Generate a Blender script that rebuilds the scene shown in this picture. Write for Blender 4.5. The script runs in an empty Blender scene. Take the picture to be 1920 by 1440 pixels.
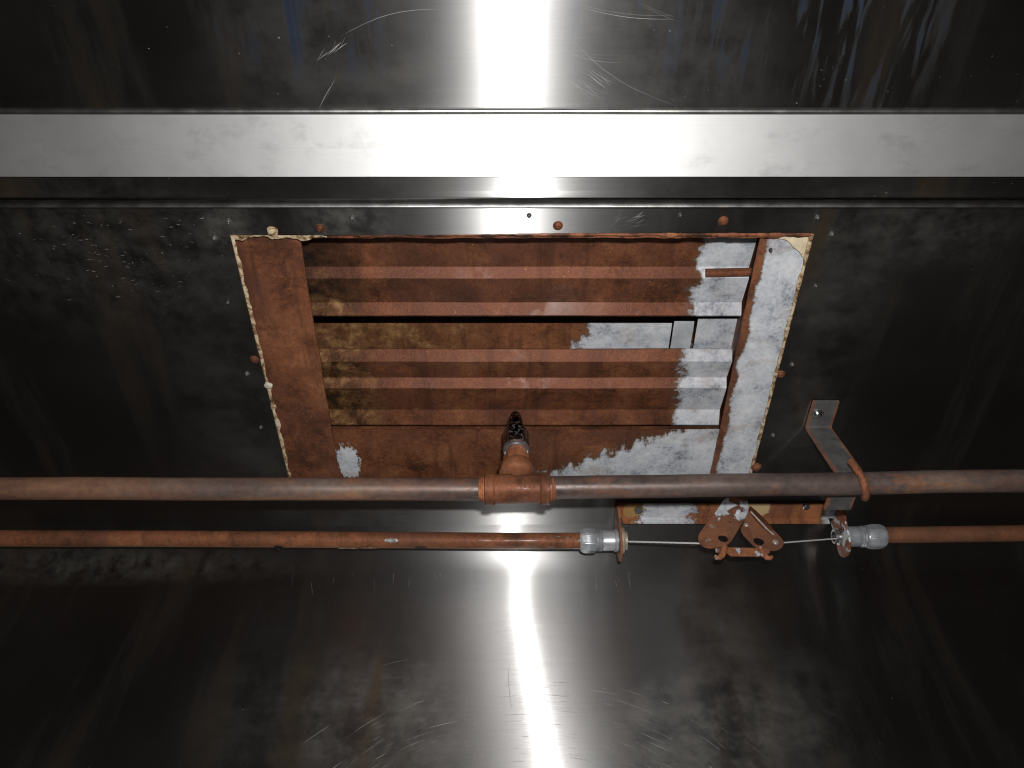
import bpy, bmesh, math, random
from mathutils import Vector, Matrix, noise as mnoise
random.seed(7)
scene = bpy.context.scene
C = scene.collection

# ---------------------------------------------------------------- camera, world, flash
FPX, CX, CY = 1500.0, 960.0, 720.0          # focal length and centre in photo pixels
CAM = Vector((0.0, 0.0, 1.45))              # eye height under the hood
PITCH = math.atan(1910.0 / FPX)             # looking up
H = 0.626                                   # hood ceiling above the camera
st, ct = math.sin(PITCH), math.cos(PITCH)
FWD, UPV, RGT = Vector((0, ct, st)), Vector((0, -st, ct)), Vector((1, 0, 0))

cam = bpy.data.cameras.new("camera"); cam.sensor_width = 36.0
cam.lens = FPX * 36.0 / 1920.0; cam.clip_start = 0.01; cam.clip_end = 50
camo = bpy.data.objects.new("camera", cam); C.objects.link(camo)
camo.location = CAM; camo.rotation_euler = (math.pi / 2 + PITCH, 0, 0)
scene.camera = camo

world = bpy.data.worlds.new("World"); scene.world = world; world.use_nodes = True
bg = world.node_tree.nodes["Background"]
bg.inputs[0].default_value = (0.9, 0.82, 0.74, 1); bg.inputs[1].default_value = 0.022

fl = bpy.data.lights.new("camera_flash", 'AREA'); fl.shape = 'RECTANGLE'
fl.size = 0.022; fl.size_y = 0.014; fl.energy = 6.3; fl.color = (1.0, 0.985, 0.96)
flo = bpy.data.objects.new("camera_flash", fl); C.objects.link(flo)
flo.location = CAM + RGT * 0.022 + UPV * 0.048
flo.rotation_euler = camo.rotation_euler

vs = scene.view_settings
vs.view_transform = 'Standard'; vs.look = 'None'; vs.gamma = 1.0; vs.exposure = 0.0
vs.use_curve_mapping = False
scene.render.engine = 'CYCLES'
scene.cycles.use_denoising = True
scene.cycles.pixel_filter_type = 'BLACKMAN_HARRIS'; scene.cycles.filter_width = 1.15
scene.cycles.max_bounces = 8
scene.cycles.glossy_bounces = 5
scene.cycles.sample_clamp_indirect = .8

# ---------------------------------------------------------------- photo pixel -> place
def ray(px, py):
    return FWD + RGT * ((px - CX) / FPX) + UPV * ((CY - py) / FPX)
def P(px, py, dz=0.0):                      # on the horizontal plane dz above the hood ceiling
    d = ray(px, py); return CAM + d * ((H + dz) / d.z)
def PY(px, py, Y):                          # on the vertical plane y = Y
    d = ray(px, py); return CAM + d * (Y / d.y)
ZC = CAM.z + H                              # world height of the hood ceiling

# ---------------------------------------------------------------- node helper
class NT:
    def __init__(s, name):
        s.m = bpy.data.materials.new(name); s.m.use_nodes = True
        s.t = s.m.node_tree; s.t.nodes.clear()
        s.out = s.t.nodes.new('ShaderNodeOutputMaterial')
        s.pos = s.n('ShaderNodeNewGeometry').outputs['Position']
    def n(s, typ, **kw):
        nd = s.t.nodes.new(typ)
        for k, v in kw.items(): setattr(nd, k, v)
        return nd
    def put(s, sock, v):
        if isinstance(v, bpy.types.NodeSocket): s.t.links.new(v, sock)
        elif v is not None: sock.default_value = v
    def math(s, op, a, b=None, c=None, clamp=False):
        nd = s.n('ShaderNodeMath', operation=op, use_clamp=clamp)
        for i, v in enumerate((a, b, c)):
            if v is not None: s.put(nd.inputs[i], v)
        return nd.outputs[0]
    def mapped(s, scale=(1, 1, 1), loc=(0, 0, 0), rot=(0, 0, 0), src=None):
        nd = s.n('ShaderNodeMapping'); s.put(nd.inputs['Vector'], src or s.pos)
        nd.inputs['Scale'].default_value = scale; nd.inputs['Location'].default_value = loc
        nd.inputs['Rotation'].default_value = rot
        return nd.outputs[0]
    def noise(s, scale, detail=6, rough=.6, dist=0, vec=None, out=0):
        nd = s.n('ShaderNodeTexNoise'); s.put(nd.inputs['Vector'], vec or s.pos)
        nd.inputs['Scale'].default_value = scale; nd.inputs['Detail'].default_value = detail
        nd.inputs['Roughness'].default_value = rough; nd.inputs['Distortion'].default_value = dist
        return nd.outputs[out]
    def ramp(s, fac, stops, interp='LINEAR'):
        nd = s.n('ShaderNodeValToRGB'); s.put(nd.inputs[0], fac); cr = nd.color_ramp
        cr.interpolation = interp
        while len(cr.elements) < len(stops): cr.elements.new(.5)
        for e, (p, c) in zip(cr.elements, stops):
            e.position = p; e.color = c if len(c) == 4 else (*c, 1)
        return nd.outputs[0]
    def step(s, v, lo, hi):
        nd = s.n('ShaderNodeMapRange', interpolation_type='SMOOTHSTEP')
        s.put(nd.inputs[0], v); s.put(nd.inputs[1], lo); s.put(nd.inputs[2], hi)
        return nd.outputs[0]
    def mix(s, fac, a, b):
        nd = s.n('ShaderNodeMix', data_type='RGBA'); s.put(nd.inputs[0], fac)
        s.put(nd.inputs[6], a if isinstance(a, bpy.types.NodeSocket) else (*a[:3], 1))
        s.put(nd.inputs[7], b if isinstance(b, bpy.types.NodeSocket) else (*b[:3], 1))
        return nd.outputs[2]
    def fmix(s, fac, a, b):
        nd = s.n('ShaderNodeMix', data_type='FLOAT'); s.put(nd.inputs[0], fac)
        s.put(nd.inputs[2], a); s.put(nd.inputs[3], b); return nd.outputs[0]
    def xyz(s):
        nd = s.n('ShaderNodeSeparateXYZ'); s.put(nd.inputs[0], s.pos); return nd.outputs
    def dist(s, p, scale=(1, 1, 1)):
        nd = s.n('ShaderNodeVectorMath', operation='SUBTRACT'); s.put(nd.inputs[0], s.pos)
        nd.inputs[1].default_value = p
        k = s.n('ShaderNodeVectorMath', operation='MULTIPLY'); s.put(k.inputs[0], nd.outputs[0])
        k.inputs[1].default_value = scale
        l = s.n('ShaderNodeVectorMath', operation='LENGTH'); s.put(l.inputs[0], k.outputs[0])
        return l.outputs['Value']
    def bump(s, h, dist=.001, strength=.5):
        nd = s.n('ShaderNodeBump'); s.put(nd.inputs['Height'], h)
        nd.inputs['Distance'].default_value = dist; nd.inputs['Strength'].default_value = strength
        return nd.outputs[0]
    def bsdf(s, col, rough=.5, metal=0, normal=None, aniso=None, tangent=None, spec=.5, coat=0, coatr=.2, tint=None):
        b = s.n('ShaderNodeBsdfPrincipled')
        s.put(b.inputs['Base Color'], col if isinstance(col, bpy.types.NodeSocket) else (*col[:3], 1))
        s.put(b.inputs['Roughness'], rough); s.put(b.inputs['Metallic'], metal)
        s.put(b.inputs['Specular IOR Level'], spec)
        if normal is not None: s.put(b.inputs['Normal'], normal)
        if aniso is not None: s.put(b.inputs['Anisotropic'], aniso)
        if tangent is not None: s.put(b.inputs['Tangent'], tangent)
        if tint: b.inputs['Specular Tint'].default_value = tint
        if coat is not None and coat != 0:
            s.put(b.inputs['Coat Weight'], coat); s.put(b.inputs['Coat Roughness'], coatr)
        s.t.links.new(b.outputs[0], s.out.inputs[0])
        return b

# ---------------------------------------------------------------- materials
def brushed_steel(name, base=.50, core=1.0, film=(), blue=(), narrow=(.385, .835), runs=.05):  # runs: strength of the painted brown vertical reflections
    """sheet steel brushed along X: the highlight is drawn out across the grain"""
    t = NT(name)
    uv = t.n('ShaderNodeUVMap'); uv.uv_map = 'UVMap'
    tan = t.n('ShaderNodeTangent', direction_type='UV_MAP'); tan.uv_map = 'UVMap'
    # uv.x runs across the grain, uv.y along it
    grain = t.noise(1.0, 3, .7, vec=t.mapped((1100, 5.0, 1), src=uv.outputs[0]))
    fine = t.noise(1.0, 2, .6, vec=t.mapped((260, 14.0, 1), src=uv.outputs[0]))
    cloud = t.noise(7, 5, .6)
    streak = t.noise(1.0, 4, .6, vec=t.mapped((3.0, 26, 1), src=uv.outputs[0]))
    v = t.math('MULTIPLY_ADD', grain, .22, .80)
    v = t.math('MULTIPLY', v, t.math('MULTIPLY_ADD', fine, .10, .94))
    v = t.math('MULTIPLY', v, t.math('MULTIPLY_ADD', cloud, .16, .92))
    v = t.math('MULTIPLY', v, base)
    cc = t.n('ShaderNodeCombineColor')
    for i, k in enumerate((1.0, .99, .972)): t.put(cc.inputs[i], t.math('MULTIPLY', v, k))
    nb = t.bump(grain, .0004, .05)
    dr = t.math('MULTIPLY_ADD', cloud, .06, t.math('MULTIPLY_ADD', streak, .06, -.06))
    dim = t.n('ShaderNodeMix', data_type='RGBA'); dim.inputs[0].default_value = 1.0; dim.blend_type = 'MULTIPLY'
    t.put(dim.inputs[6], cc.outputs[0]); dim.inputs[7].default_value = (.74, .74, .755, 1)
    def gloss(rough, an, c=None):
        g = t.n('ShaderNodeBsdfAnisotropic'); g.distribution = 'GGX'
        t.put(g.inputs['Color'], c or cc.outputs[0]); t.put(g.inputs['Roughness'], t.math('ADD', dr, rough))
        g.inputs['Anisotropy'].default_value = an; g.inputs['Rotation'].default_value = .25; t.put(g.inputs['Tangent'], tan.outputs[0]); t.put(g.inputs['Normal'], nb)
        return g.outputs[0]
    def mixs(f, a, b):
        m = t.n('ShaderNodeMixShader'); t.put(m.inputs[0], f); t.put(m.inputs[1], a); t.put(m.inputs[2], b); return m.outputs[0]
    sh = mixs(CORE_MIX * core, gloss(WIDE[0], WIDE[1], dim.outputs[2]), gloss(*narrow))
    # thin soiled film: wiped haze, grease mist, dust specks, and reflections painted into its colour
    haze = t.math('MULTIPLY', t.step(t.noise(5, 5, .6), .42, .72), .012)
    for (p, sc, amt, ns) in film:
        d = t.step(t.dist(p, sc), 1.0, .1)
        sm = t.math('MULTIPLY', t.noise(ns, 7, .7), t.math('MULTIPLY_ADD', t.noise(1.0, 3, .6, vec=t.mapped((45, 9, 1), src=uv.outputs[0])), .5, .75))
        haze = t.math('ADD', haze, t.math('MULTIPLY', d, t.math('MULTIPLY', t.step(sm, .30, .72), amt)))
    # brown vertical reflections, painted as noise streaks down the sheet
    run = t.noise(1.0, 5, .62, .3, vec=t.mapped((2.2, 17, 1), loc=(.3, 1.1, 0), src=uv.outputs[0]))
    haze = t.math('ADD', haze, t.math('MULTIPLY', t.step(run, .48, .74), runs))  # run, runs: the painted brown reflections and their strength
    sp = t.math('MULTIPLY', t.step(t.noise(380, 2, .5), .72, .75), t.step(t.noise(9, 3, .6), .50, .62))
    haze = t.math('ADD', haze, t.math('MULTIPLY', sp, .22), clamp=True)
    fcol = t.mix(t.step(run, .50, .66), (.34, .325, .30), (.26, .185, .115))
    for (p, sc, amt_) in blue:                    # blue reflection painted as streaks into the sheet colour
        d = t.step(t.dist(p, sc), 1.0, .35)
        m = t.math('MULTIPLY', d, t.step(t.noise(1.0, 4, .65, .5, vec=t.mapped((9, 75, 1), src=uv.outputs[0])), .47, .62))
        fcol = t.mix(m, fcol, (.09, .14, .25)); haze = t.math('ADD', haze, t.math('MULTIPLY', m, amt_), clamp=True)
    df = t.n('ShaderNodeBsdfDiffuse'); t.put(df.inputs[0], fcol if isinstance(fcol, bpy.types.NodeSocket) else (*fcol, 1))
    t.t.links.new(mixs(haze, sh, df.outputs[0]), t.out.inputs[0])
    return t.m
CORE_MIX = .42; WIDE = (.40, .68)

def rust(name, galv=None, tone=1.0, grime=None, hue=0.0, gloss=.52, spots=(), wet=.25, seed=0.0, oc=.53, stripe=None, brown=.15):
    """rusted sheet; galv(t,x,y,z) gives the mask where the zinc coat survives; grime likewise"""
    t = NT(name); x, y, z = t.xyz()
    v0 = t.mapped(loc=(seed, seed * .7, seed * .3))
    n1 = t.noise(26, 8, .62, .4, vec=v0); n2 = t.noise(240, 6, .75, vec=v0); n3 = t.noise(9, 4, .55, vec=v0)
    f = t.math('ADD', t.math('MULTIPLY', n1, .48), t.math('ADD', t.math('MULTIPLY', n2, .34), t.math('MULTIPLY', n3, .22)))
    f = t.math('MULTIPLY_ADD', f, 1.95, -.49)
    k = tone
    col = t.ramp(f, [(.32, (.036 * k, .014 * k, .009 * k)), (.43, (.100 * k, .035 * k, .016 * k)),
                     (.52, (.172 * k, .060 * k, .028 * k)), (.61, (.215 * k, .079 * k, .038 * k)), (.73, (.30 * k, .125 * k, .055 * k))])
    orange = t.math('MULTIPLY', t.step(t.noise(38, 7, .72, vec=v0), oc, oc + .17), min(1.0, .65 + hue))
    col = t.mix(orange, col, (.25 * k, .100 * k, .040 * k))
    film_ = t.math('MULTIPLY', t.step(t.noise(7, 6, .62, .3, vec=t.mapped((1.6, .8, .8), loc=(seed * 2, 6, 3))), .46, .66), .62)
    col = t.mix(film_, col, (.060 * k, .026 * k, .018 * k))
    plum = t.math('MULTIPLY', t.step(t.noise(15, 5, .6, .5, vec=t.mapped(loc=(1.7 + seed, 4, 2))), .50, .66), .6)
    col = t.mix(plum, col, (.120 * k, .046 * k, .033 * k))
    dark = t.math('MULTIPLY', t.step(t.noise(34, 5, .7, 1.0, vec=t.mapped(loc=(3 + seed, 1, 0))), .60, .72), .75)
    col = t.mix(dark, col, (.028, .014, .011))
    runs_ = t.math('MULTIPLY', t.step(t.noise(1.0, 5, .65, .3, vec=t.mapped((52, 5, 5), loc=(seed, 0, 0))), .52, .68), .60)
    col = t.mix(runs_, col, (.048 * k, .019 * k, .012 * k))
    pit = t.math('MULTIPLY', t.step(t.noise(330, 3, .6, vec=v0), .60, .68), t.step(t.noise(18, 4, .6, vec=t.mapped(loc=(5, seed, 1))), .42, .6))
    col = t.mix(t.math('MULTIPLY', pit, .75), col, (.030, .014, .010))
    fl = t.math('MULTIPLY', t.step(t.noise(520, 2, .5), .67, .71), t.step(t.noise(24, 4, .6, vec=v0), .54, .66))
    col = t.mix(t.math('MULTIPLY', fl, .8), col, (.48, .27, .11))
    if stripe is not None:                  # paler tan along the low side of a tube
        sm = t.step(t.math('ADD', y, t.math('MULTIPLY_ADD', n1, .003, -.0015)), stripe + .0008, stripe + .0028)
        col = t.mix(t.math('MULTIPLY', sm, .7), col, (.29 * k, .150 * k, .075 * k))
    metal = 0.0; r = t.math('MULTIPLY_ADD', n1, .22, gloss - .10)
    hgt = t.math('ADD', t.math('MULTIPLY', n2, .6), t.math('MULTIPLY', n1, .8))
    col = t.mix(t.math('MULTIPLY_ADD', n3, brown * .6, brown * .7), col, (.150 * k, .076 * k, .046 * k))
    for (p, sc, c) in spots:
        d = t.math('ADD', t.dist(p, sc), t.math('MULTIPLY_ADD', t.noise(90, 5, .7), 1.0, -.5))
        col = t.mix(t.step(d, 1.05, .85), col, c)
    if grime:
        g = grime(t, x, y, z)
        gc = t.ramp(t.noise(42, 9, .78, .15, vec=t.mapped(loc=(7 + seed, 2, 1))),
                    [(.36, (.012, .009, .007)), (.45, (.050, .026, .012)), (.53, (.13, .065, .028)), (.60, (.24, .14, .055)), (.70, (.40, .30, .15))])
        soot = t.ramp(t.noise(50, 8, .75), [(.40, (.010, .008, .007)), (.55, (.045, .022, .013)), (.68, (.11, .052, .026)), (.78, (.26, .15, .07))])
        gc = t.mix(t.step(y, P(960, 590, .05).y - .02, P(960, 600, .05).y), soot, gc)
        col = t.mix(g, col, gc)
    if galv:
        g = galv(t, x, y, z)
        zn = t.ramp(t.math('MULTIPLY_ADD', t.math('ADD', t.math('MULTIPLY', t.noise(40, 8, .68), .75), t.math('MULTIPLY', t.noise(300, 3, .5), .25)), 1.2, -.08),
                    [(.32, (.16, .18, .215)), (.40, (.31, .34, .385)), (.47, (.45, .48, .525)), (.55, (.54, .57, .61)), (.68, (.66, .675, .70))])
        pit = t.step(t.noise(120, 4, .7), .66, .72)
        zn = t.mix(t.math('MULTIPLY', pit, .7), zn, (.10, .09, .085))
        # dark eaten rim between zinc and rust
        rim = t.math('MULTIPLY', t.step(g, .02, .45), t.step(g, .98, .55))
        col = t.mix(t.step(g, .40, .62), col, zn)
        col = t.mix(t.math('MULTIPLY', rim, .55), col, (.10, .075, .05))
        gg = t.step(g, .40, .62)
        bleed = t.math('MULTIPLY', t.step(t.noise(22, 6, .7, .3, vec=t.mapped((1, 1.8, 1), loc=(seed, 3, 9))), .50, .74), .45)
        col = t.mix(t.math('MULTIPLY', bleed, gg), col, (.27, .17, .10))
        r = t.fmix(gg, r, .62); metal = t.math('MULTIPLY', gg, .08)
        hgt = t.fmix(gg, hgt, t.math('MULTIPLY_ADD', t.noise(90, 4, .6), .35, .5))
    t.bsdf(col, r, metal, normal=t.bump(hgt, .0012, .55), spec=.46, tint=(1.0, .46, .34, 1), coat=t.math('MULTIPLY', t.step(t.noise(14, 5, .65, vec=t.mapped(loc=(2 + seed, 8, 1))), .50, .66), wet), coatr=.24)
    return t.m

def edge_noise(t, amp, s1=30, s2=120):
    a = t.math('MULTIPLY_ADD', t.noise(s1, 5, .6), amp * 2, -amp)
    return t.math('ADD', a, t.math('MULTIPLY_ADD', t.noise(s2, 4, .7), amp * .7, -amp * .35))
def galv_x(x0, amp=.03, w=.012, s1=30):
    return lambda t, x, y, z: t.step(t.math('ADD', x, edge_noise(t, amp, s1)), x0 - w, x0 + w)

def plain(name, col, rough=.5, metal=0, nscale=None, namp=.3, bump=0, bscale=200, coat=0):
    t = NT(name)
    c = col
    if nscale:
        f = t.noise(nscale, 6, .65)
        c = t.ramp(f, [(.3, tuple(v * (1 - namp) for v in col)), (.7, tuple(min(1, v * (1 + namp)) for v in col))])
    nb = t.bump(t.noise(bscale, 5, .65), .001, bump) if bump else None
    rr = t.math('MULTIPLY_ADD', t.noise(60, 4, .6), .2, rough - .1)
    t.bsdf(c, rr, metal, normal=nb, coat=coat)
    return t.m

# ---------------------------------------------------------------- mesh helpers
def link(name, me, mat=None, parent=None, smooth=False):
    o = bpy.data.objects.new(name, me); C.objects.link(o)
    if mat is not None:
        me.materials.clear(); me.materials.append(mat)
    if smooth:
        me.polygons.foreach_set('use_smooth', [True] * len(me.polygons))
    if parent is not None:
        o.parent = parent
        o.matrix_parent_inverse = Matrix.Translation(-parent.location)
    return o
def from_py(name, v, f, mat, parent=None, smooth=False):
    me = bpy.data.meshes.new(name); me.from_pydata([tuple(p) for p in v], [], f); me.update()
    return link(name, me, mat, parent, smooth)
def from_bm(name, bm, mat, parent=None, smooth=False, autosm=None):
    bmesh.ops.recalc_face_normals(bm, faces=bm.faces)
    me = bpy.data.meshes.new(name); bm.to_mesh(me); bm.free()
    o = link(name, me, mat, parent, smooth)
    if autosm is not None:
        me.polygons.foreach_set('use_smooth', [True] * len(me.polygons))
        sharp = me.attributes.new('sharp_edge', 'BOOLEAN', 'EDGE') if 'sharp_edge' not in me.attributes else me.attributes['sharp_edge']
        b2 = bmesh.new(); b2.from_mesh(me); b2.edges.ensure_lookup_table()
        for i, e in enumerate(b2.edges):
            if len(e.link_faces) == 2 and e.calc_face_angle(0) > autosm: sharp.data[i].value = True
        b2.free()
    return o
def thing(name, loc, label, cat, group=None):
    o = bpy.data.objects.new(name, None); C.objects.link(o); o.location = loc
    o.empty_display_size = .02
    o['label'] = label; o['category'] = cat
    if group: o['group'] = group
    return o
def prism_x(poly, x0, x1, n=1, wob=None):
    """closed (y,z) polygon swept along X"""
    bm = bmesh.new(); rings = []
    for i in range(n + 1):
        x = x0 + (x1 - x0) * i / n
        w = wob(x) if wob else (0, 0)
        rings.append([bm.verts.new((x, p[0] + w[0], p[1] + w[1])) for p in poly])
    m = len(poly)
    for a, b in zip(rings, rings[1:]):
        for j in range(m): bm.faces.new((a[j], a[(j + 1) % m], b[(j + 1) % m], b[j]))
    bm.faces.new(rings[0]); bm.faces.new(rings[-1])
    return bm
def sheet_poly(line, th):
    """thicken an open (y,z) polyline upwards into a closed thin profile"""
    return list(line) + [(p[0], p[1] + th) for p in reversed(line)]
def frame_of(d):
    d = d.normalized(); a = Vector((0, 0, 1)) if abs(d.z) < .9 else Vector((1, 0, 0))
    u = d.cross(a).normalized(); return u, d.cross(u).normalized()
def tube(pts, r, seg=20, rfun=None, caps=True, ref=None):
    bm = bmesh.new(); rings = []; pts = [Vector(p) for p in pts]; u = None
    for i, p in enumerate(pts):
        d = (pts[min(i + 1, len(pts) - 1)] - pts[max(i - 1, 0)]).normalized()
        if u is None: u, w = frame_of(d)
        else:
            u = (u - d * u.dot(d)).normalized(); w = d.cross(u).normalized()
        ring = []
        for k in range(seg):
            a = 2 * math.pi * k / seg
            rr = (r[i] if isinstance(r, (list, tuple)) else r) * (rfun(i, a, p) if rfun else 1)
            ring.append(bm.verts.new(p + (u * math.cos(a) + w * math.sin(a)) * rr))
        rings.append(ring)
    for a, b in zip(rings, rings[1:]):
        for k in range(seg): bm.faces.new((a[k], a[(k + 1) % seg], b[(k + 1) % seg], b[k]))
    if caps: bm.faces.new(rings[0]); bm.faces.new(rings[-1])
    return bm
def lathe(p0, axis, prof, seg=32, jit=0):
    """prof: list of (distance along axis, radius)"""
    axis = axis.normalized(); u, w = frame_of(axis)
    bm = bmesh.new(); rings = []
    for (h, r) in prof:
        ring = []
        for k in range(seg):
            a = 2 * math.pi * k / seg
            q = p0 + axis * h + (u * math.cos(a) + w * math.sin(a)) * r
            if jit: q += (q - p0 - axis * h).normalized() * (mnoise.noise(q * 130) * jit)
            ring.append(bm.verts.new(q))
        rings.append(ring)
    for a, b in zip(rings, rings[1:]):
        for k in range(seg): bm.faces.new((a[k], a[(k + 1) % seg], b[(k + 1) % seg], b[k]))
    bm.faces.new(rings[0]); bm.faces.new(rings[-1])
    return bm
def box(c, sx, sy, sz, bev=0):
    bm = bmesh.new(); bmesh.ops.create_cube(bm, size=1)
    bmesh.ops.scale(bm, vec=(sx, sy, sz), verts=bm.verts); bmesh.ops.translate(bm, vec=c, verts=bm.verts)
    if bev: bmesh.ops.bevel(bm, geom=bm.edges[:], offset=bev, segments=2, affect='EDGES')
    return bm
def plate(outline, holes, origin, ux, uy, th, bev=.0004):
    """flat plate with holes: 2D outline in metres in the frame (ux, uy), thickness both ways"""
    cu = bpy.data.curves.new('tmp', 'CURVE'); cu.dimensions = '2D'; cu.fill_mode = 'BOTH'
    cu.extrude = th / 2 - bev; cu.bevel_depth = bev; cu.bevel_resolution = 1; cu.offset = -bev
    for pl in [outline] + list(holes):
        s = cu.splines.new('POLY'); s.points.add(len(pl) - 1); s.use_cyclic_u = True
        for p, q in zip(s.points, pl): p.co = (q[0], q[1], 0, 1)
    ob = bpy.data.objects.new('tmp', cu); C.objects.link(ob)
    dg = bpy.context.evaluated_depsgraph_get()
    me = bpy.data.meshes.new_from_object(ob.evaluated_get(dg))
    bpy.data.objects.remove(ob); bpy.data.curves.remove(cu)
    uz = ux.cross(uy)
    M = Matrix((ux, uy, uz)).transposed().to_4x4(); M.translation = origin
    me.transform(M)
    bm = bmesh.new(); bm.from_mesh(me); bpy.data.meshes.remove(me)
    bmesh.ops.remove_doubles(bm, verts=bm.verts, dist=1e-6)
    return bm
def circle(cx, cy, r, n=20): return [(cx + r * math.cos(2 * math.pi * k / n), cy + r * math.sin(2 * math.pi * k / n)) for k in range(n)]
def smooth_poly(pts, it=2):
    for _ in range(it):
        q = []
        for a, b in zip(pts, pts[1:] + pts[:1]):
            q += [(a[0] * .75 + b[0] * .25, a[1] * .75 + b[1] * .25), (a[0] * .25 + b[0] * .75, a[1] * .25 + b[1] * .75)]
        pts = q
    return pts

# ---------------------------------------------------------------- hood shell (setting)
XL, XR = P(432, 440).x, P(1525, 440).x       # duct cut-out in the ceiling sheet
YN, YF = P(960, 439).y, P(960, 918).y
YCOVE = P(960, 984).y; RC = 0.040; YW = YCOVE + RC   # rounded bend, then the back wall
def warp_ceiling(x, y):
    d = 0.0028 * math.sin(x * 7.5) * math.exp(-(x / .35) ** 2)
    d += .0006 * mnoise.noise(Vector((x * 3.1, y * 4.0, 2.2))) + .00022 * mnoise.noise(Vector((x * 11, y * 9.0, 7.7)))
    e = max(0, min(1, (YCOVE + .02 - y) / .1))
    return d
def warp_wall(x, z):
    s = (ZC - z)                              # below the ceiling
    a = .010 - .040 * max(0, min(1, (s - .04) / .22))
    g = math.exp(-(x / .3) ** 2)
    return (a * x * g + .0006 * mnoise.noise(Vector((x * 3.0, 8.1, z * 5.0))) + .00020 * mnoise.noise(Vector((x * 11, 3.3, z * 8.0)))) * max(0, min(1, (s - RC) / .05))

FILM_C = [(tuple(P(190, 470)), (4.5, 8, 1), .07, 55), (tuple(P(430, 425)), (22, 24, 1), .14, 40), (tuple(P(655, 412)), (16, 26, 1), .16, 60),
          (tuple(P(1560, 470)), (9, 7, 1), .06, 18), (tuple(P(1530, 690)), (15, 4, 1), .08, 10), (tuple(P(1750, 430)), (8, 20, 1), .08, 40), (tuple(P(470, 760)), (9, 4, 1), .07, 10),
          (tuple(P(800, 960)), (5, 16, 1), .12, 20), (tuple(P(1100, 130)), (5, 5, 1), .10, 20), (tuple(P(690, 100)), (6, 6, 1), .08, 16)]
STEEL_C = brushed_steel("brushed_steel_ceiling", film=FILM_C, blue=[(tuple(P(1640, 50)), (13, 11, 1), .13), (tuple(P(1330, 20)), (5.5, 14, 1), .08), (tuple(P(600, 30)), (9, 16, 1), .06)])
FILM_REFL_W = [(tuple(PY(760, 1350, YW)), (6, 1, 9), .26, 24), (tuple(PY(1230, 1370, YW)), (5, 1, 10), .26, 24), (tuple(PY(1350, 1220, YW)), (13, 1, 5), .13, 12),  # last patch on this line: a lighter vertical reflection painted as film
          (tuple(PY(560, 1330, YW)), (7, 1, 8), .10, 14), (tuple(PY(150, 1065, YW)), (3, 1, 30), .14, 60), (tuple(PY(1500, 1350, YW)), (12, 1, 9), .10, 20)]
STEEL_W = brushed_steel("brushed_steel_back_wall", core=.62, film=FILM_REFL_W, narrow=(.27, .89), runs=.05)  # runs: strength of the painted brown vertical reflections

def lines(a, b, n): return [a + (b - a) * i / n for i in range(n + 1)]
xs = lines(-1.15, XL, 60)[:-1] + lines(XL, XR, 40)[:-1] + lines(XR, 1.15, 60)
ys = lines(-.10, YN, 28)[:-1] + lines(YN, YF, 24)[:-1] + lines(YF, YCOVE, 6)
def sheet(name, rows, keep, mat):
    """rows: list of (point function of x, arc length u)"""
    v, f, uvs = [], [], []
    nx = len(xs)
    for (fn, u) in rows:
        for x in xs: v.append(fn(x)); uvs.append((u, x))
    for j in range(len(rows) - 1):
        for i in range(nx - 1):
            if keep(i, j): f.append((j * nx + i, (j + 1) * nx + i, (j + 1) * nx + i + 1, j * nx + i + 1))
    me = bpy.data.meshes.new(name); me.from_pydata(v, [], f); me.update()
    ul = me.uv_layers.new(name='UVMap')
    for li, l in enumerate(me.loops): ul.data[li].uv = uvs[l.vertex_index]
    bm = bmesh.new(); bm.from_mesh(me)
    bmesh.ops.delete(bm, geom=[w for w in bm.verts if not w.link_faces], context='VERTS'); bm.to_mesh(me); bm.free()
    o = link(name, me, mat, smooth=True)
    s = o.modifiers.new('sheet_thickness', 'SOLIDIFY'); s.thickness = .0012; s.offset = -1
    es = o.modifiers.new('crisp_cut_edges', 'EDGE_SPLIT'); es.split_angle = .6
    o['kind'] = 'structure'
    return o
rows = [((lambda x, y=y: (x, y, ZC + warp_ceiling(x, y))), y) for y in ys]
def keep_c(i, j):
    xm, ym = (xs[i] + xs[i + 1]) / 2, (ys[j] + ys[j + 1]) / 2
    return not (XL < xm < XR and YN < ym < YF)
ceiling = sheet('hood_ceiling', rows, keep_c, STEEL_C)
rows = []
for k in range(13):
    a = math.pi / 2 * k / 12
    rows.append(((lambda x, a=a: (x, YCOVE + RC * math.sin(a), ZC - RC + RC * math.cos(a) + warp_ceiling(x, YCOVE) * math.cos(a))), YCOVE + RC * a))
for k in range(1, 41):
    s = RC + .75 * k / 40
    rows.append(((lambda x, s=s: (x, YW + warp_wall(x, ZC - s), ZC - s)), YCOVE + RC * math.pi / 2 + s - RC))
wall = sheet('hood_back_wall', rows, lambda i, j: True, STEEL_W)

def on_shell(px, py, lift=.00025):
    if py < 982:
        p = P(px, py); return Vector((p.x, p.y, ZC + warp_ceiling(p.x, p.y) - lift)), Vector((0, 0, -1))
    p = PY(px, py, YW); return Vector((p.x, YW + warp_wall(p.x, p.z) - lift, p.z)), Vector((0, -1, 0))

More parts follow.
